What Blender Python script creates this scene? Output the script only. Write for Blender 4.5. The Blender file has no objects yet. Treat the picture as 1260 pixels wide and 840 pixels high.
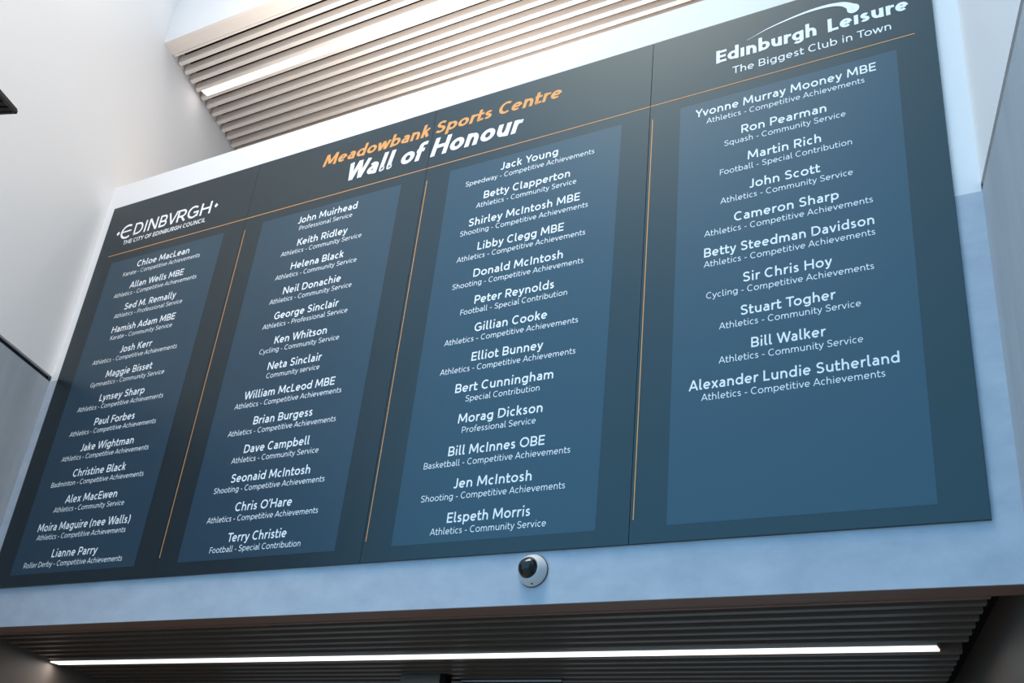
import bpy, math, random
from mathutils import Matrix, Vector

# ------------------------------------------------------------------ camera, sky, light, exposure
C = bpy.context.scene.collection
scn = bpy.context.scene
cam_d = bpy.data.cameras.new('camera')
cam = bpy.data.objects.new('camera', cam_d); C.objects.link(cam)
cam_d.sensor_width = 36.0
cam_d.lens = 1314.04 / 1260 * 36
cam_d.clip_start = 0.05
cam.matrix_world = Matrix((
    (0.86753527, 0.15340521, 0.47312725, 5.2407),
    (0.48723162, -0.45325355, -0.74643591, -3.4483),
    (0.09993945, 0.87808203, -0.46795731, 1.6),
    (0, 0, 0, 1)))
scn.camera = cam

world = bpy.data.worlds.new('sky'); scn.world = world
world.use_nodes = True
bg = world.node_tree.nodes['Background']
bg.inputs[0].default_value = (0.285, 0.65, 1.0, 1)
bg.inputs[1].default_value = 1.54


def area(name, loc, target, sx, sy, power, col):
    l = bpy.data.lights.new(name, 'AREA'); l.shape = 'RECTANGLE'
    l.size = sx; l.size_y = sy; l.energy = power; l.color = col
    o = bpy.data.objects.new(name, l); C.objects.link(o)
    o.location = loc
    o.rotation_euler = (Vector(target) - Vector(loc)).to_track_quat('-Z', 'Y').to_euler()
    return o


sky = area('skylight_daylight', (2.4, -2.1, 9.0), (2.0, -1.7, 6.0), 4.8, 2.0, 146, (1.0, 0.83, 0.66))
sky.data.spread = math.radians(97)
slat_fill = area('slat_fill_up', (2.2, 0.55, 5.2), (2.0, 0.62, 8.0), 4.6, 0.5, 56, (1.0, 0.95, 0.90))  # added fill hidden behind the parapet, brightens the upper slats from below
slat_fill.data.spread = math.radians(110)
front_fill = area('slat_fill_front', (2.8, -3.9, 2.6), (2.2, 0.9, 6.9), 3.0, 0.6, 14, (1.0, 0.76, 0.60))  # added unseen fill from the hall side, lifts the slat fronts
front_fill.data.spread = math.radians(75)

scn.view_settings.view_transform = 'Standard'
scn.view_settings.look = 'None'
scn.view_settings.exposure = 0.0
scn.view_settings.gamma = 1.0
scn.view_settings.use_curve_mapping = False
scn.cycles.use_denoising = True
scn.cycles.max_bounces = 8
random.seed(4)


# ------------------------------------------------------------------ materials
def lin(r, g, b):
    f = lambda c: (c / 255 / 12.92) if c / 255 <= 0.04045 else ((c / 255 + 0.055) / 1.055) ** 2.4
    return (f(r), f(g), f(b), 1)


def mat(name, col, rough=0.6, spec=0.5, metal=0.0, noise=None, bump=None, emit=None, ior=None):
    """noise = (scale xyz, second colour, detail); bump = (scale, strength)"""
    m = bpy.data.materials.new(name); m.use_nodes = True
    nt = m.node_tree; p = nt.nodes['Principled BSDF']
    p.inputs['Base Color'].default_value = (*col[:3], 1)
    p.inputs['Roughness'].default_value = rough
    p.inputs['Specular IOR Level'].default_value = spec
    p.inputs['Metallic'].default_value = metal
    if ior: p.inputs['IOR'].default_value = ior
    tc = nt.nodes.new('ShaderNodeTexCoord')
    if noise:
        mp = nt.nodes.new('ShaderNodeMapping'); mp.inputs['Scale'].default_value = noise[0]
        nz = nt.nodes.new('ShaderNodeTexNoise'); nz.inputs['Scale'].default_value = 1.0
        nz.inputs['Detail'].default_value = noise[2]; nz.inputs['Roughness'].default_value = 0.62
        rp = nt.nodes.new('ShaderNodeValToRGB')
        rp.color_ramp.elements[0].position = 0.36; rp.color_ramp.elements[1].position = 0.66
        rp.color_ramp.elements[0].color = (*col[:3], 1); rp.color_ramp.elements[1].color = (*noise[1][:3], 1)
        nt.links.new(tc.outputs['Object'], mp.inputs['Vector'])
        nt.links.new(mp.outputs['Vector'], nz.inputs['Vector'])
        nt.links.new(nz.outputs['Fac'], rp.inputs['Fac'])
        nt.links.new(rp.outputs['Color'], p.inputs['Base Color'])
    if bump:
        nb = nt.nodes.new('ShaderNodeTexNoise'); nb.inputs['Scale'].default_value = bump[0]
        nb.inputs['Detail'].default_value = 4
        bp = nt.nodes.new('ShaderNodeBump'); bp.inputs['Strength'].default_value = bump[1]
        bp.inputs['Distance'].default_value = 0.002
        nt.links.new(tc.outputs['Object'], nb.inputs['Vector'])
        nt.links.new(nb.outputs['Fac'], bp.inputs['Height'])
        nt.links.new(bp.outputs['Normal'], p.inputs['Normal'])
    if emit:
        p.inputs['Emission Color'].default_value = (*emit[:3], 1)
        p.inputs['Emission Strength'].default_value = emit[3]
    return m


M_PLASTER = mat('white_plaster', (0.84, 0.82, 0.81), 0.7, 0.3, bump=(60, 0.05))
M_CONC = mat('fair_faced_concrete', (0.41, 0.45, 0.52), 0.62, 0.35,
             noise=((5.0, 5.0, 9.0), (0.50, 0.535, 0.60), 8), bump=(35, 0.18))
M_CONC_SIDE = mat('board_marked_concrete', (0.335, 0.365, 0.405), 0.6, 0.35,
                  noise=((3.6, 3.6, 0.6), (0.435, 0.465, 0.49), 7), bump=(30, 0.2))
M_GAP = mat('shadow_gap', (0.03, 0.03, 0.035), 0.8, 0.2)
M_TIMBER = mat('pale_oak', (0.84, 0.75, 0.68), 0.55, 0.35, noise=((3, 60, 60), (0.88, 0.80, 0.73), 4))
M_TIMBER_SHADED = mat('timber_shaded', (0.17, 0.088, 0.06), 0.5, 0.4, noise=((3, 60, 60), (0.20, 0.105, 0.075), 4))  # border timber with the shade under the beam put into its colour
M_SLAT_SHADED = mat('slat_shaded', (0.115, 0.082, 0.064), 0.34, 0.5)  # same slats as above the sign, darkened in colour for the porch shade
M_BLACK = mat('black_backing', (0.006, 0.006, 0.006), 0.9, 0.1)
M_LINING = mat('porch_lining', (0.105, 0.085, 0.073), 0.6, 0.3, noise=((2, 2, 0.8), (0.13, 0.105, 0.09), 4))
M_LED = mat('led_diffuser', (0.9, 0.9, 0.9), 0.4, 0.3, emit=(1.0, 0.97, 0.93, 1.6))
M_LED_UP = mat('led_diffuser_bright', (0.9, 0.9, 0.9), 0.4, 0.3, emit=(1.0, 0.96, 0.91, 1.6))
M_HOUSING = mat('light_housing', (0.45, 0.43, 0.41), 0.5, 0.4)
M_PANEL = mat('anthracite_panel', (0.0008, 0.004, 0.010), 0.36, 0.9, bump=(900, 0.04))
M_FIELD = mat('slate_list_field', (0.010, 0.034, 0.064), 0.36, 0.9, bump=(900, 0.04))
for _m in (M_PANEL, M_FIELD):
    _p = _m.node_tree.nodes['Principled BSDF']
    _p.inputs['Specular IOR Level'].default_value = 0.90 if _m is M_PANEL else 1.0
    _p.inputs['Specular Tint'].default_value = (0.75, 0.97, 1.0, 1)
M_WHITE = mat('white_vinyl', (0.93, 0.93, 0.93), 0.5, 0.3)
M_ORANGE = mat('orange_vinyl', (0.80, 0.37, 0.12), 0.5, 0.3)
M_CAMWHITE = mat('camera_white', (0.62, 0.62, 0.62), 0.4, 0.4)
M_DOME = mat('smoked_dome', (0.004, 0.004, 0.005), 0.04, 0.6)
M_SCREW = mat('recess_dark', (0.03, 0.03, 0.03), 0.5, 0.4)
M_BLACKBOX = mat('black_casing', (0.002, 0.002, 0.0025), 0.5, 0.2)
M_CASEEDGE = mat('casing_trim', (0.012, 0.012, 0.014), 0.4, 0.3)
M_FLOOR = mat('grey_floor', (0.42, 0.38, 0.33), 0.5, 0.4, noise=((2, 2, 2), (0.48, 0.44, 0.38), 5))
M_DOORGREY = mat('grey_green_panel', (0.065, 0.072, 0.062), 0.5, 0.4)
M_GLASS = mat('tinted_glass', (0.02, 0.035, 0.035), 0.05, 0.5)


# ------------------------------------------------------------------ mesh helpers
class MB:
    def __init__(s): s.v = []; s.f = []

    def poly_prism(s, pts, z0, z1):
        n = len(pts); b = len(s.v)
        s.v += [(x, y, z0) for x, y in pts] + [(x, y, z1) for x, y in pts]
        s.f.append(tuple(b + i for i in reversed(range(n)))); s.f.append(tuple(b + n + i for i in range(n)))
        for i in range(n):
            j = (i + 1) % n
            s.f.append((b + i, b + j, b + n + j, b + n + i))

    def box(s, x0, x1, y0, y1, z0, z1):
        s.poly_prism([(x0, y0), (x1, y0), (x1, y1), (x0, y1)], z0, z1)

    def lathe(s, prof, origin, axis_y=True, n=40):
        """prof = [(r, d)], d runs towards -Y from origin"""
        b = len(s.v); ox, oy, oz = origin
        for r, d in prof:
            for i in range(n):
                a = 2 * math.pi * i / n
                s.v.append((ox + r * math.cos(a), oy - d, oz + r * math.sin(a)))
        for k in range(len(prof) - 1):
            for i in range(n):
                j = (i + 1) % n
                s.f.append((b + k * n + i, b + k * n + j, b + (k + 1) * n + j, b + (k + 1) * n + i))
        s.f.append(tuple(b + i for i in range(n)))
        m = b + (len(prof) - 1) * n
        s.f.append(tuple(m + i for i in reversed(range(n))))

    def build(s, name, m, parent=None, kind=None, smooth=False, bevel=0):
        me = bpy.data.meshes.new(name); me.from_pydata(s.v, [], s.f); me.update()
        import bmesh
        bm = bmesh.new(); bm.from_mesh(me); bmesh.ops.recalc_face_normals(bm, faces=bm.faces)
        bm.to_mesh(me); bm.free()
        me.materials.append(m)
        if smooth:
            for f in me.polygons: f.use_smooth = True
        o = bpy.data.objects.new(name, me); C.objects.link(o)
        if bevel:
            md = o.modifiers.new('bevel', 'BEVEL'); md.width = bevel; md.segments = 2; md.limit_method = 'ANGLE'
        if parent: o.parent = parent
        if kind: o['kind'] = kind
        return o


def tag(o, label, cat, group=None):
    o['label'] = label; o['category'] = cat
    if group: o['group'] = group
    return o


def empty(name, loc=(0, 0, 0)):
    o = bpy.data.objects.new(name, None); C.objects.link(o); o.location = loc
    o.empty_display_size = 0.1
    return o


# ------------------------------------------------------------------ the setting
PAN = 1.22                         # width of one sign panel, metres
ZTOP, ZBOT = 5.240, 2.810          # top and bottom of the sign
ZLIN = 2.608                       # underside of the concrete beam
ZCON = 4.042                       # top of the concrete
ZPAR = 5.434                       # top of the white wall under the upper opening
ZHEAD = 6.690                      # soffit of the upper opening
ZROOF = 9.4
XL = lambda y: -0.0886 - 0.344 * y     # the two side walls are not square to the sign wall
XR = lambda y: 4.972 - 0.275 * y


def strip(mb, y0, y1, z0, z1, inset0=0.0, inset1=0.0):
    mb.poly_prism([(XL(y0) + inset0, y0), (XR(y0) - inset1, y0), (XR(y1) - inset1, y1), (XL(y1) + inset0, y1)], z0, z1)


m = MB(); strip(m, 0, 0.30, ZCON, ZPAR); m.build('wall_front', M_PLASTER, kind='structure')
m = MB(); strip(m, -0.003, 0.10, ZLIN + 0.012, ZCON); strip(m, -0.003, 0.006, ZLIN, ZLIN + 0.012); m.build('wall_front_lintel', M_CONC, kind='structure')
m = MB(); strip(m, 0, 0.12, ZHEAD + 0.012, ZROOF); strip(m, 0, 0.006, ZHEAD + 0.001, ZHEAD + 0.012); m.build('wall_front_header', M_PLASTER, kind='structure')


def side_wall(name, xf, sgn, ye):
    def seg(mb, y0, y1, z0, z1, off, t=0.25):
        # off > 0 pushes the face into the room
        mb.poly_prism([(xf(y0) + sgn * off, y0), (xf(y1) + sgn * off, y1), (xf(y1) - sgn * t, y1), (xf(y0) - sgn * t, y0)], z0, z1)
    m = MB(); seg(m, ye, 3.2, ZCON + 0.035, ZROOF, 0.0)
    w = m.build(name, M_PLASTER, kind='structure')
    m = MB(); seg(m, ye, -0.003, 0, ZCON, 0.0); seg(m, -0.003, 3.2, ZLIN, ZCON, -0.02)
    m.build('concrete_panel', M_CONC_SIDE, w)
    m = MB(); seg(m, ye, -0.003, ZCON, ZCON + 0.035, -0.025); m.build('shadow_gap', M_GAP, w)
    m = MB(); seg(m, 0.10, 3.2, 0, ZLIN + 0.2, -0.01); m.build('porch_lining', M_LINING, w)
    return w


side_wall('wall_left', XL, 1, -2.2)
side_wall('wall_right', XR, -1, -8.0)

m = MB(); m.poly_prism([(-3, -9), (9, -9), (9, 4), (-3, 4)], -0.1, 0.0); m.build('floor', M_FLOOR, kind='structure')
m = MB(); m.poly_prism([(-2.5, -3.2), (7.5, -3.2), (7.5, 3.4), (-2.5, 3.4)], ZROOF, ZROOF + 0.2); m.build('ceiling_sky_block', M_PLASTER, kind='structure')  # unseen slab, added to hold back blue sky light from overhead
m = MB(); strip(m, 3.0, 3.2, 0, ZHEAD + 0.3); m.build('wall_back', M_PLASTER, kind='structure')
m = MB(); strip(m, 0.30, 3.0, 4.9, 5.1); m.build('floor_bounce_deck', M_PLASTER, kind='structure')  # unseen deck, set high and white to bounce light up to the slats


def slat_ceiling(name, z, pitch, phase, n, skip, mslat, mborder, end_l, end_r):
    m = MB(); strip(m, 0.10, 3.0, z + 0.13, z + 0.16); root = m.build(name, M_BLACK, kind='structure')
    m = MB(); strip(m, 0.006, 0.116, z, z + 0.012, 0.0, 0.0)
    m.poly_prism([(XL(0.118) + end_l, 0.118), (XR(0.118) - end_r, 0.118), (XR(0.136) - end_r, 0.136), (XL(0.136) + end_l, 0.136)], z - 0.004, z + 0.055)
    m.build('border_board', mborder, root)
    m = MB(); w = 0.034
    for k in range(1, n):
        if k in skip: continue
        y1 = phase + 0.003 + pitch * k; y0 = y1 - w
        m.poly_prism([(XL(y0) + end_l, y0), (XR(y0) - end_r, y0), (XR(y1) - end_r, y1), (XL(y1) + end_l, y1)], z, z + 0.055)
    m.build('slat_panel', mslat, root)
    return root


slat_ceiling('ceiling_upper', ZHEAD, 0.0873, 0.136, 32, (), M_TIMBER, M_TIMBER, 0.012, 0.012)
slat_ceiling('ceiling_lower', ZLIN, 0.0925, 0.132, 30, (7,), M_SLAT_SHADED, M_TIMBER_SHADED, 0.05, 0.10)


def strip_light(loc, length, width, led, watts, label):
    t = empty('ceiling_light', loc)
    m = MB(); m.box(0, length, 0, width, 0, 0.006); m.build('diffuser', led, t)
    m = MB(); m.box(-0.004, length + 0.004, -0.004, width + 0.004, 0.0061, 0.07); m.build('housing', M_HOUSING, t)
    l = area('strip_glow', (0, 0, 0), (0, 0, -1), length, width * 0.9, watts, (1.0, 0.97, 0.93))
    l.rotation_euler = (0, 0, 0); l.location = (length / 2, width / 2, -0.004); l.parent = t
    tag(t, label, 'ceiling light', 'linear lights set between the ceiling slats')


strip_light((-0.20, 0.487, ZHEAD - 0.002), 4.75, 0.058, M_LED_UP, 3.6, 'long white light strip between the pale oak slats above the sign')
strip_light((-0.345, 0.748, ZLIN - 0.002), 4.91, 0.066, M_LED, 15.0, 'long white light strip between the shaded slats below the concrete beam')

# glazed entrance screen under the lower slats, only its top edge in view
m = MB(); m.box(2.140, 2.180, 1.125, 1.180, 0, ZLIN - 0.001); d1 = m.build('door_1', M_BLACK, kind='structure', bevel=0.004)
m = MB(); m.box(1.900, 2.140, 1.130, 1.160, 2.10, ZLIN - 0.003); m.build('header_panel', M_DOORGREY, d1)
m = MB(); m.box(2.180, 2.75, 1.275, 1.295, 2.10, ZLIN - 0.010); m.build('pane', M_GLASS, d1)
m = MB(); m.box(2.180, 2.75, 1.268, 1.300, ZLIN - 0.010, ZLIN - 0.002); m.build('top_rail', M_HOUSING, d1)


# ------------------------------------------------------------------ lettering: a monoline humanist alphabet drawn as strokes
XH, ASC, DSC = 0.70, 1.05, -0.27


def arc(cx, cy, rx, ry, a0, a1, n=None):
    n = n or max(4, int(abs(a1 - a0) / 13))
    return [(cx + rx * math.cos(math.radians(a0 + (a1 - a0) * i / n)), cy + ry * math.sin(math.radians(a0 + (a1 - a0) * i / n))) for i in range(n + 1)]


def spl(P, n=5):
    out = []
    for i in range(len(P) - 1):
        p0 = P[max(i - 1, 0)]; p1 = P[i]; p2 = P[i + 1]; p3 = P[min(i + 2, len(P) - 1)]
        for k in range(n):
            t = k / n
            out.append(tuple(0.5 * (2 * p1[d] + (p2[d] - p0[d]) * t + (2 * p0[d] - 5 * p1[d] + 4 * p2[d] - p3[d]) * t * t
                                    + (3 * p1[d] - p0[d] - 3 * p2[d] + p3[d]) * t ** 3) for d in (0, 1)))
    out.append(P[-1])
    return out


ADV = {'a': .71, 'b': .83, 'c': .67, 'd': .83, 'e': .78, 'f': .48, 'g': .82, 'h': .79, 'i': .35, 'j': .36, 'k': .70, 'l': .40, 'm': 1.19,
       'n': .79, 'o': .83, 'p': .83, 'q': .83, 'r': .52, 's': .60, 't': .50, 'u': .79, 'v': .70, 'w': 1.05, 'x': .69, 'y': .70, 'z': .62,
       'A': .92, 'B': .86, 'C': .93, 'D': 1.0, 'E': .78, 'F': .74, 'G': 1.0, 'H': 1.02, 'I': .38, 'J': .56, 'K': .86, 'L': .70, 'M': 1.22, 'N': 1.04,
       'O': 1.12, 'P': .84, 'R': .86, 'S': .80, 'T': .78, 'U': .98, 'V': .90, 'W': 1.34, 'Y': .82, ' ': .34, '-': .52, '(': .40, ')': .40, '\u2019': .28,
       '\u0131': .35}
KERN = {'To': -.12, 'Te': -.12, 'Ce': -.05, 'Yo': -.10, 'Yv': -.06, 'Wa': -.07, 'Wi': -.02, 'We': -.06, 'Wh': -.02, 'Ty': -.08, 'Pe': -.04, 'Pa': -.04, 'ry': -.01, 'rt': -.01,
        'Fo': -.06, 'Ly': -.02, 'Ke': -.03, 'O\u2019': -.04, '\u2019H': -.02, 'r ': -.02, 'ow': -.02, 'wb': -.02, 'LU': 0, 'CI': 0}
SHARP = set('vwxyzkAKMNVWY')
ROUND = set('oecdgqaCGOQs')


def glyph(ch, w):
    """-> (list of (points, closed), advance) in units of the capital height, stroke weight w"""
    h = w / 2
    adv = ADV[ch] + (w - 0.11) * 0.55
    lb = 0.10 - (w - 0.11) * 0.12; rb = lb
    S = []

    def box(H, x0, x1, y0=0.0):
        return lambda x, y: (x0 + h + x * (x1 - x0 - w), y0 + h + y * (H - y0 - w))
    line = lambda *P: S.append((list(P), False))
    curve = lambda P: S.append((P, False))

    def ell(x0, x1, H, a0, a1, y0=0.0):
        return arc((x0 + x1) / 2, (H + y0) / 2, (x1 - x0) / 2 - h, (H - y0) / 2 - h, a0, a1)
    ov = 0.012
    if ch in ' ': return S, adv
    if ch in 'bdpqg':
        l, r = (lb, adv - 0.06) if ch in 'bp' else (0.06, adv - rb)
        S.append((ell(l, r, XH + ov, 0, 360, -ov)[:-1], True))
        sx = l + h if ch in 'bp' else r - h
        if ch in 'bd': line((sx, 0), (sx, ASC))
        elif ch in 'pq': line((sx, DSC), (sx, XH))
        else:
            yb = DSC + h
            P = [(sx, XH), (sx, 0.0)] + arc((l + r) / 2 + .02, 0.0, sx - (l + r) / 2 - .02, -yb, 0, -150)[1:]
            curve(P)
    elif ch == 'a':
        l, r = 0.07, adv - rb; B = box(XH + ov, l, r, -ov)
        P = spl([B(.10, .88), B(.28, .975), B(.5, 1), B(.80, .93), B(.97, .76), B(1, .55)]) + [(r - h, 0)]
        curve(P)
        curve(spl([B(1, .58), B(.55, .585), B(.2, .51), B(0, .28), B(.15, .06), B(.42, 0), B(.75, .07), B(1, .30)]))
    elif ch == 'c':
        l, r = 0.06, adv - .04; W = (r - l) * 1.12
        curve(arc(l + W / 2, XH / 2, W / 2 - h, XH / 2 + ov - h, 52, 308))
    elif ch == 'e':
        l, r = 0.06, adv - .06; B = box(XH + ov, l, r, -ov)
        line(B(.04, .50), B(1.0, .50))
        curve(ell(l, r, XH + ov, 2, 312, -ov))
    elif ch in 'hnmr':
        x = lb + h; H = ASC if ch == 'h' else XH
        line((x, 0), (x, H))
        if ch == 'r':
            r = adv - .03
            curve(spl([(x, XH * .52), (x + (r - x) * .25, XH * .80), (x + (r - x) * .58, XH - h + .005), (r, XH - h + .005)]))
        else:
            n = 2 if ch == 'm' else 1
            W = (adv - lb - rb - w) / n
            for k in range(n):
                x0 = x + W * k; x1 = x0 + W; ry = XH * .40
                curve([(x0, XH * .50)] + arc((x0 + x1) / 2, XH + ov - h - ry, (x1 - x0) / 2, ry, 178, 0)[0:] + [(x1, 0)])
    elif ch == 'u':
        x0, x1 = lb + h, adv - rb - h; ry = XH * .40
        curve([(x0, XH)] + arc((x0 + x1) / 2, -ov + h + ry, (x1 - x0) / 2, ry, 180, 360))
        line((x1, 0), (x1, XH))
    elif ch in 'i\u0131j':
        x = adv / 2 if ch != 'j' else adv / 2 + .03
        if ch == 'j': curve([(x, XH)] + spl([(x, 0), (x - .02, DSC * .55), (x - .10, DSC + h), (x - .22, DSC + h + .01)]))
        else: line((x, 0), (x, XH))
        if ch != '\u0131':
            r = w * .62
            line((x, XH + .17 - 0), (x, XH + .17 + 2 * r * .9))
    elif ch == 'l':
        x = lb + h
        curve([(x, ASC), (x, .24)] + spl([(x, .24), (x + .03, .09), (x + .10, h), (x + .20, h + .005)])[1:])
    elif ch == 'f':
        x = .17 + h * .4; r = adv - .00
        curve(spl([(r, ASC - h - .01), (x + (r - x) * .55, ASC - h), (x + .03, ASC - .17), (x, ASC - .36)]) + [(x, 0)])
        line((.03, XH - h), (adv - .07, XH - h))
    elif ch == 't':
        x = .15 + h * .4; r = adv - .02
        curve([(x, XH + .24), (x, .25)] + spl([(x, .25), (x + .03, .09), (x + .13, h - .008), (r, h + .02)])[1:])
        line((.02, XH - h), (adv - .05, XH - h))
    elif ch == 'k':
        x = lb + h
        line((x, 0), (x, ASC)); line((adv - .05 - h, XH), (x + .02, XH * .46)); line((x + (adv - x) * .30, XH * .58), (adv - .03 - h, 0))
    elif ch == 's':
        l, r = .06, adv - .06; B = box(XH + ov, l, r, -ov)
        curve(spl([B(.93, .89), B(.72, .97), B(.48, 1), B(.16, .93), B(.06, .76), B(.20, .60), B(.50, .51), B(.82, .41), B(.96, .23), B(.82, .06), B(.48, 0), B(.20, .03), B(.0, .12)]))
    elif ch in 'vy':
        l, r = .02, adv - .02; c = (l + r) / 2; hx = h * 1.06
        if ch == 'v': line((l + hx, XH), (c, 0)); line((r - hx, XH), (c, 0))
        else:
            line((l + hx, XH), (c, .02))
            curve([(r - hx, XH), (c, 0.0)] + spl([(c, 0.0), (c - .07, DSC * .60), (c - .15, DSC + h), (c - .27, DSC + h + .01)])[1:])
    elif ch == 'w':
        l, r = .02, adv - .02; c = (l + r) / 2; q = (r - l - w) / 4
        line((l + h, XH), (l + h + q, 0)); line((l + h + q, 0), (c, XH)); line((c, XH), (r - h - q, 0)); line((r - h - q, 0), (r - h, XH))
    elif ch == 'x':
        line((.03 + h, XH), (adv - .03 - h, 0)); line((adv - .03 - h, XH), (.03 + h, 0))
    elif ch == 'o':
        S.append((ell(.06, adv - .06, XH + ov, 0, 360, -ov)[:-1], True))
    elif ch == 'A':
        l, r = .01, adv - .01; c = (l + r) / 2
        line((l + h, 0), (c, 1)); line((r - h, 0), (c, 1)); f = .30
        line((l + h + (c - l - h) * f, f), (r - h - (r - h - c) * f, f))
    elif ch in 'BPR':
        x = lb + h; r = adv - .06
        line((x, 0), (x, 1))
        ym = .47 if ch == 'B' else .43
        rr = r - (.03 if ch == 'B' else 0) - h; ry = (1 - h - ym) / 2
        curve([(x, 1 - h)] + arc(rr - ry * 1.05, 1 - h - ry, ry * 1.05, ry, 90, -90) + [(x, ym)])
        if ch == 'B':
            ry = (ym - h) / 2; rr = r - h + .01
            curve([(x, ym)] + arc(rr - ry * 1.1, h + ry, ry * 1.1, ry, 90, -90) + [(x, h)])
        if ch == 'R': line((x + (r - x) * .40, ym), (r - h + .03, 0))
    elif ch in 'CG':
        l, r = .06, adv - .05; W = (r - l) * (1.10 if ch == 'C' else 1.04)
        a0 = 50 if ch == 'C' else 46
        P = arc(l + W / 2, .5, W / 2 - h, .5 + ov - h, a0, 310 if ch == 'C' else 318)
        if ch == 'G':
            P = P + [(r - h, .16), (r - h, .46)]
            line((l + W * .52, .46), (r, .46))
        curve(P)
    elif ch == 'D':
        x = lb + h; r = adv - .06 - h; ry = .5 - h
        curve([(x, h), (x, 1 - h)] + arc(r - ry * 1.02, .5, ry * 1.02, ry, 90, -90) + [(x - h, h)])
    elif ch in 'EFL':
        x = lb + h; r = adv - .06
        line((x, 0), (x, 1))
        if ch in 'EF': line((x, 1 - h), (r, 1 - h)); line((x, .50), (r - .05, .50))
        if ch in 'EL': line((x, h), (r, h))
    elif ch == 'H':
        line((lb + h, 0), (lb + h, 1)); line((adv - rb - h, 0), (adv - rb - h, 1)); line((lb + h, .51), (adv - rb - h, .51))
    elif ch == 'I':
        line((adv / 2, 0), (adv / 2, 1))
    elif ch == 'J':
        x = adv - rb - h
        curve([(x, 1), (x, .30)] + spl([(x, .30), (x - .04, .10), (x - .17, h - .01), (x - .33, h + .03)])[1:])
    elif ch == 'K':
        x = lb + h
        line((x, 0), (x, 1)); line((adv - .06 - h, 1), (x + .02, .44)); line((x + (adv - x) * .28, .60), (adv - .02 - h, 0))
    elif ch == 'M':
        l, r = lb - .01, adv - rb + .01; c = adv / 2
        line((l + h, 0), (l + h + .06, 1)); line((l + h + .06, 1), (c, .18)); line((c, .18), (r - h - .06, 1)); line((r - h - .06, 1), (r - h, 0))
    elif ch == 'N':
        l, r = lb + h, adv - rb - h
        line((l, 0), (l, 1)); line((l, 1), (r, 0)); line((r, 0), (r, 1))
    elif ch == 'O':
        S.append((ell(.06, adv - .06, 1 + ov, 0, 360, -ov)[:-1], True))
    elif ch == 'S':
        l, r = .06, adv - .06; B = box(1 + ov, l, r, -ov)
        curve(spl([B(.95, .88), B(.74, .97), B(.50, 1), B(.18, .94), B(.05, .76), B(.18, .60), B(.50, .515), B(.84, .42), B(.98, .24), B(.84, .06), B(.50, 0), B(.22, .03), B(.0, .13)]))
    elif ch == 'T':
        line((.02, 1 - h), (adv - .02, 1 - h)); line((adv / 2, 0), (adv / 2, 1 - h))
    elif ch == 'U':
        x0, x1 = lb + h, adv - rb - h; ry = .36
        curve([(x0, 1)] + arc((x0 + x1) / 2, -ov + h + ry, (x1 - x0) / 2, ry, 180, 360) + [(x1, 1)])
    elif ch == 'V':
        line((.01 + h, 1), (adv / 2, 0)); line((adv - .01 - h, 1), (adv / 2, 0))
    elif ch == 'W':
        l, r = .02, adv - .02; c = (l + r) / 2; q = (r - l - w) / 4
        line((l + h, 1), (l + h + q, 0)); line((l + h + q, 0), (c, 1)); line((c, 1), (r - h - q, 0)); line((r - h - q, 0), (r - h, 1))
    elif ch == 'Y':
        c = adv / 2
        line((.01 + h, 1), (c, .44)); line((adv - .01 - h, 1), (c, .44)); line((c, 0), (c, .47))
    elif ch == '-':
        line((.09, .34), (adv - .09, .34))
    elif ch == '(':
        curve(arc(adv + .22, .42, .56, .80, 137, 223))
    elif ch == ')':
        curve(arc(-.22, .42, .56, .80, 43, -43))
    elif ch == '\u2019':
        line((adv / 2 + .03, 1.02), (adv / 2 - .03, .74))
    return S, adv


def ribbon(P, w, closed, ky=1.0):
    """-> (verts, quads) of a flat stroke of width w (or a function of arc fraction) along P with mitred corners"""
    Q = [P[0]]
    for p in P[1:]:
        if (p[0] - Q[-1][0]) ** 2 + (p[1] - Q[-1][1]) ** 2 > 1e-7: Q.append(p)
    n = len(Q); V = []; F = []

    def nrm(a, b):
        dx, dy = b[0] - a[0], b[1] - a[1]; l = math.hypot(dx, dy); return (-dy / l, dx / l)
    for i in range(n):
        if closed: a, b = nrm(Q[i - 1], Q[i]), nrm(Q[i], Q[(i + 1) % n])
        elif i == 0: a = b = nrm(Q[0], Q[1])
        elif i == n - 1: a = b = nrm(Q[-2], Q[-1])
        else: a, b = nrm(Q[i - 1], Q[i]), nrm(Q[i], Q[i + 1])
        mx, my = a[0] + b[0], a[1] + b[1]; l2 = mx * mx + my * my
        k = min(2.0 / max(l2, 0.2), 1.6)
        ww = w(i / (n - 1)) if callable(w) else w
        V.append((Q[i][0] + mx * k * ww / 2, Q[i][1] + my * k * ww / 2 * ky))
        V.append((Q[i][0] - mx * k * ww / 2, Q[i][1] - my * k * ww / 2 * ky))
    for i in range(n if closed else n - 1):
        j = (i + 1) % n
        F.append((2 * i, 2 * i + 1, 2 * j + 1, 2 * j))
    return V, F


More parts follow.
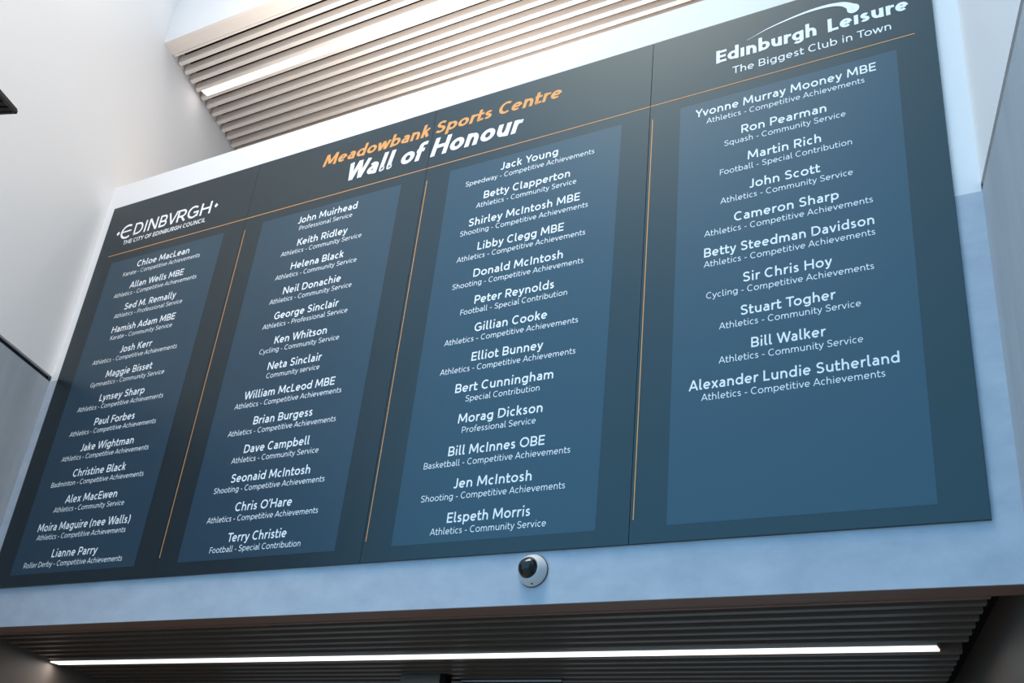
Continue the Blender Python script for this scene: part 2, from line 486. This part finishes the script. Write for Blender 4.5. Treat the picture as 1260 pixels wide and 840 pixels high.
class Letters:
    """collects lettering in sign coordinates (u across, v up from the sign's top edge) into one mesh"""
    def __init__(s): s.v = []; s.f = []

    def stroke(s, P, w, closed, lift):
        V, F = ribbon(P, w, closed); b = len(s.v)
        s.v += [(u, lift, v) for u, v in V]
        s.f += [tuple(b + i for i in f) for f in F]

    def text(s, txt, cap, weight, v, u0=None, u1=None, cu=None, slant=0.0, track=0.0, width=None, squeeze=1.0):
        x = 0; runs = []
        for i, ch in enumerate(txt):
            S, adv = glyph(ch, weight)
            runs.append((x, S)); x += adv + track + (KERN.get(txt[i:i + 2], 0))
        xs = [x0 + p[0] for x0, S in runs for P, c in S for p in P]
        lo, hi = min(xs) - weight / 2, max(xs) + weight / 2
        W = (hi - lo)
        sx = cap * squeeze
        if width: sx = width / W
        if u0 is not None and u1 is not None: sx = (u1 - u0) / W
        if cu is not None: u0 = cu - W * sx / 2
        k = 0
        for x0, S in runs:
            for P, c in S:
                k += 1
                V, F = ribbon(P, weight, c, 0.72 if weight > 0.2 else 1.0); b = len(s.v)
                for px, py in V:
                    gx = px + x0 - lo
                    s.v.append((u0 + gx * sx + slant * py * cap, -0.0006 - 0.00004 * (k % 9), v + py * cap))
                s.f += [tuple(b + i for i in f) for f in F]
        return W * sx

    def build(s, name, m, parent, y=0.0):
        me = bpy.data.meshes.new(name); me.from_pydata(s.v, [], s.f); me.update()
        # faces look out of the wall (-Y)
        flip = [p.index for p in me.polygons if p.normal.y > 0]
        if flip:
            import bmesh
            bm = bmesh.new(); bm.from_mesh(me); bm.faces.ensure_lookup_table()
            bmesh.ops.reverse_faces(bm, faces=[bm.faces[i] for i in flip]); bm.to_mesh(me); bm.free()
        me.materials.append(m)
        o = bpy.data.objects.new(name, me); C.objects.link(o); o.parent = parent; o.location = (0, y, 0)
        return o


# ------------------------------------------------------------------ the sign
TH = 0.012                                   # panel thickness, held off the wall by its own depth
board = empty('honour_board', (0, -0.0035, ZTOP))
tag(board, 'large dark slate wall of honour sign with white names in four columns', 'sign')
YF = -TH                                     # front face
NAME_CAP, SUB_CAP = 0.0432, 0.0285
NAME_W, SUB_W = 0.155, 0.105
# widths of the names as printed, metres
SPAN = {'Yvonne Murray Mooney MBE': .771, 'Ron Pearman': .356, 'Martin Rich': .303, 'John Scott': .293, 'Cameron Sharp': .418, 'Betty Steedman Davidson': .667,
        'Sir Chris Hoy': .345, 'Stuart Togher': .364, 'Bill Walker': .281, 'Alexander Lundie Sutherland': .770, 'Jack Young': .312, 'Betty Clapperton': .462,
        'Libby Clegg MBE': .453, 'Donald McIntosh': .465, 'Peter Reynolds': .405, 'Gillian Cooke': .365, 'Elliot Bunney': .355, 'Bert Cunningham': .480,
        'Morag Dickson': .408, 'Elspeth Morris': .385, 'William McLeod MBE': .572, 'Seonaid McIntosh': .483, 'Moira Maguire (nee Walls)': .695, 'Josh Kerr': .257,
        'Chloe MacLean': .427, 'Allan Wells MBE': .439, 'Maggie Bisset': .369, 'Lynsey Sharp': .352, 'Paul Forbes': .312, 'Christine Black': .404, 'Alex MacEwen': .393,
        'Lianne Parry': .340, 'Keith Ridley': .334, 'Neta Sinclair': .345, 'Brian Burgess': .368, 'Dave Campbell': .410, 'Chris O\u2019Hare': .343, 'Terry Christie': .356,
        'Bill McInnes OBE': .462, 'Jen McIntosh': .368}
COLS = [
    [('Chloe MacLean', 'Karate - Competitive Achievements'), ('Allan Wells MBE', 'Athletics - Competitive Achievements'),
     ('Sed M. Remally', 'Athletics - Professional Service'), ('Hamish Adam MBE', 'Karate - Community Service'),
     ('Josh Kerr', 'Athletics - Competitive Achievements'), ('Maggie Bisset', 'Gymnastics - Community Service'),
     ('Lynsey Sharp', 'Athletics - Competitive Achievements'), ('Paul Forbes', 'Athletics - Competitive Achievements'),
     ('Jake Wightman', 'Athletics - Competitive Achievements'), ('Christine Black', 'Badminton - Competitive Achievements'),
     ('Alex MacEwen', 'Athletics - Community Service'), ('Moira Maguire (nee Walls)', 'Athletics - Competitive Achievements'),
     ('Lianne Parry', 'Roller Derby - Competitive Achievements')],
    [('John Muirhead', 'Professional Service'), ('Keith Ridley', 'Athletics - Community Service'), ('Helena Black', 'Athletics - Community Service'),
     ('Neil Donachie', 'Athletics - Community Service'), ('George Sinclair', 'Athletics - Professional Service'),
     ('Ken Whitson', 'Cycling - Community Service'), ('Neta Sinclair', 'Community service'), ('William McLeod MBE', 'Athletics - Competitive Achievements'),
     ('Brian Burgess', 'Athletics - Competitive Achievements'), ('Dave Campbell', 'Athletics - Community Service'),
     ('Seonaid McIntosh', 'Shooting - Competitive Achievements'), ('Chris O\u2019Hare', 'Athletics - Competitive Achievements'),
     ('Terry Christie', 'Football - Special Contribution')],
    [('Jack Young', 'Speedway - Competitive Achievements'), ('Betty Clapperton', 'Athletics - Community Service'),
     ('Shirley McIntosh MBE', 'Shooting - Competitive Achievements'), ('Libby Clegg MBE', 'Athletics - Competitive Achievements'),
     ('Donald McIntosh', 'Shooting - Competitive Achievements'), ('Peter Reynolds', 'Football - Special Contribution'),
     ('Gillian Cooke', 'Athletics - Competitive Achievements'), ('Elliot Bunney', 'Athletics - Competitive Achievements'),
     ('Bert Cunningham', 'Special Contribution'), ('Morag Dickson', 'Professional Service'), ('Bill McInnes OBE', 'Basketball - Competitive Achievements'),
     ('Jen McIntosh', 'Shooting - Competitive Achievements'), ('Elspeth Morris', 'Athletics - Community Service')],
    [('Yvonne Murray Mooney MBE', 'Athletics - Competitive Achievements'), ('Ron Pearman', 'Squash - Community Service'),
     ('Martin Rich', 'Football - Special Contribution'), ('John Scott', 'Athletics - Community Service'),
     ('Cameron Sharp', 'Athletics - Competitive Achievements'), ('Betty Steedman Davidson', 'Athletics - Competitive Achievements'),
     ('Sir Chris Hoy', 'Cycling - Competitive Achievements'), ('Stuart Togher', 'Athletics - Community Service'),
     ('Bill Walker', 'Athletics - Community Service'), ('Alexander Lundie Sutherland', 'Athletics - Competitive Achievements')],
]
ADV['.'] = .32
_g0 = glyph


def glyph(ch, w):
    if ch == '.':
        return [([(ADV['.'] / 2, 0), (ADV['.'] / 2, w * 1.1)], False)], ADV['.']
    return _g0(ch, w)


def face(name, u0, u1, v0, v1, m, parent, y):
    mb = MB(); mb.box(u0, u1, y, y + 0.0003, v0, v1)
    return mb.build(name, m, parent)


FU = [(0.149, 1.0722), (1.361, 2.294), (2.591, 3.5227), (3.8063, 4.7289)]
VB = ZBOT - ZTOP
for k in range(4):
    g = 0.0009
    m = MB(); m.box(k * PAN + (g if k else 0), (k + 1) * PAN - (g if k < 3 else 0), YF, 0, VB, 0)
    panel = m.build('board_panel', M_PANEL, board, bevel=0.0008)
    face('list_field', FU[k][0], FU[k][1], -2.3685, -0.4408, M_FIELD, panel, YF - 0.0004)
    cu = 0.607 + 1.2186 * k
    for i, (nm, sub) in enumerate(COLS[k]):
        v = -0.519 - 0.1474 * i
        L = Letters()
        w1 = L.text(nm, NAME_CAP, NAME_W, v, cu=cu, width=SPAN.get(nm), squeeze=0.97)
        w2 = L.text(sub, SUB_CAP, SUB_W, v - 0.0475, cu=cu)
        L.build('entry_lettering', M_WHITE, panel, YF)
    if k:
        u = k * PAN + 0.0146
        face('divider_rule', u - 0.0018, u + 0.0018, -2.339, -0.4614, M_ORANGE, panel, YF - 0.0007)
    a, b = (0.0986 if k == 0 else k * PAN + g), (4.8038 if k == 3 else (k + 1) * PAN - g)
    face('header_rule', a, b, -0.3840, -0.3800, M_ORANGE, panel, YF - 0.0007)
    if k == 0: p_left = panel
    if k == 3: p_right = panel

# headings over the middle two panels
L = Letters(); L.text('Meadowbank Sports Centre', 0.0780, 0.23, -0.1655, u0=1.7135, u1=3.182, slant=0.20, track=-0.03)
t1 = L.build('title_lettering', M_ORANGE, board, YF); t1['label'] = 'orange bold italic top line of the heading'
L = Letters(); L.text('Wall of Honour', 0.115, 0.255, -0.3125, u0=1.895, u1=2.985, slant=0.20, track=-0.02)
t2 = L.build('title_lettering', M_WHITE, board, YF); t2['label'] = 'white bold italic second line of the heading'

# council wordmark, left panel
L = Letters()
cap, vb = 0.0880, -0.2625


def diamond(L, u, v, r, lift=-0.0007):
    b = len(L.v); L.v += [(u - r, lift, v), (u, lift, v - r * 1.15), (u + r, lift, v), (u, lift, v + r * 1.15)]
    L.f.append((b, b + 1, b + 2, b + 3))


diamond(L, 0.1208, -0.2185, 0.0145); diamond(L, 0.9405, -0.2175, 0.0145)
# uncial E with a wide bowl
eu, ew = 0.146, 0.098
L.stroke(arc(eu + 0.056, vb + cap * .48, 0.050, cap * .52, 58, 305), 0.0145, False, -0.0007)
L.stroke([(eu + 0.006, vb + cap * .50), (eu + ew * .92, vb + cap * .52)], 0.011, False, -0.00075)
L.text('DINBV', cap, 0.15, vb, u0=0.256, u1=0.628)
L.text('RGH', cap, 0.15, vb, u0=0.628, u1=0.903)
L.text('THE CITY OF EDINBURGH COUNCIL', 0.0305, 0.17, -0.3185, u0=0.194, u1=0.884)
lg = L.build('logo_lettering', M_WHITE, p_left, YF); lg['label'] = 'white council wordmark between two small diamonds'

# leisure logo, right panel
L = Letters()
L.text('Ed\u0131nburgh', 0.0740, 0.25, -0.2395, u0=3.9695, u1=4.415, track=-0.03)
L.text('Le\u0131sure', 0.0740, 0.25, -0.2440, u0=4.4635, u1=4.790, track=-0.03)
L.text('The Biggest Club in Town', 0.0400, 0.125, -0.3250, u0=4.042, u1=4.7165)
tip = [(4.1098, -0.1535), (4.16, -0.136), (4.2165, -0.1180), (4.3176, -0.0985), (4.3939, -0.0905), (4.4689, -0.0925), (4.525, -0.1060), (4.557, -0.1290), (4.5725, -0.1520)]
prof = lambda t: 0.0012 + 0.018 * min(1, t / 0.72) ** 1.3 + (0.027 * max(0, (t - 0.70) / 0.30) ** 1.2)
L.stroke(spl(tip, 8), prof, False, -0.0009)
L.stroke(arc(4.5720, -0.1500, 0.0125, 0.0125, 0, 360)[:-1], 0.0260, True, -0.00095)
lg = L.build('logo_lettering', M_WHITE, p_right, YF); lg['label'] = 'white wordmark under a thin swooping curve'

# ------------------------------------------------------------------ dome camera on the concrete beam
cc = (3.2690, -0.0035, 2.7345)
dc = empty('dome_camera', cc)
m = MB(); m.lathe([(0.060, 0.0), (0.061, 0.004), (0.061, 0.014), (0.059, 0.020), (0.052, 0.034), (0.046, 0.043), (0.0425, 0.046), (0.040, 0.045), (0.039, 0.041)], (0, 0, 0), n=56)
m.build('camera_housing', M_CAMWHITE, dc, smooth=True)
m = MB(); m.lathe([(0.0395, 0.038)] + [(0.0395 * math.cos(a * math.pi / 24), 0.042 + 0.036 * math.sin(a * math.pi / 24)) for a in range(0, 12)], (0, 0, 0), n=48)
m.build('camera_dome', M_DOME, dc, smooth=True)
m = MB(); m.lathe([(0.0035, 0.0), (0.0035, 0.004), (0.002, 0.0045)], (0.012, -0.0235, -0.0545), n=14); m.build('screw_recess', M_SCREW, dc)
m = MB(); m.lathe([(0.063, 0.0), (0.063, 0.003)], (0, 0, 0), n=48); m.build('base_gasket', M_SCREW, dc)
tag(dc, 'small white dome security camera with black dome, on the concrete beam under the sign', 'security camera')

# ------------------------------------------------------------------ black fixture at the picture's edge, high on the white side wall
sp = empty('wall_fixture', (0, 0, 0))
tag(sp, 'thin flat black fixture with a ribbed underside, jutting from the white side wall', 'fixture')


tipP = Vector((0.6154, -1.1242, 4.9390))             # far outer corner, 0.30 m off the wall
dv = Vector((0.344, -1, 0)).normalized()            # along the wall, towards the room
nv = Vector((1, 0.344, 0)).normalized()             # out of the wall
box_m = Matrix(((dv.x, -nv.x, 0, tipP.x), (dv.y, -nv.y, 0, tipP.y), (0, 0, 1, tipP.z), (0, 0, 0, 1)))
sp.matrix_world = box_m                              # local x along the wall, local y back to the wall
m = MB(); m.box(0.0, 0.62, 0.0, 0.22, 0.010, 0.030); m.build('fixture_body', M_BLACKBOX, sp, bevel=0.004)
m = MB(); m.box(-0.003, 0.623, -0.003, 0.012, 0.0, 0.020); m.box(-0.003, 0.012, -0.003, 0.223, 0.0, 0.020)
m.box(0.611, 0.623, -0.003, 0.223, 0.0, 0.020); m.box(-0.003, 0.623, 0.211, 0.223, 0.0, 0.020)
m.build('fixture_frame', M_CASEEDGE, sp, bevel=0.003)
m = MB()
for i in range(14): m.box(0.02 + i * 0.042, 0.047 + i * 0.042, 0.012, 0.208, 0.003, 0.012)
m.build('grille', M_BLACKBOX, sp)
m = MB(); m.box(0.25, 0.37, 0.20, 0.32, 0.006, 0.028); m.build('wall_bracket', M_BLACKBOX, sp)
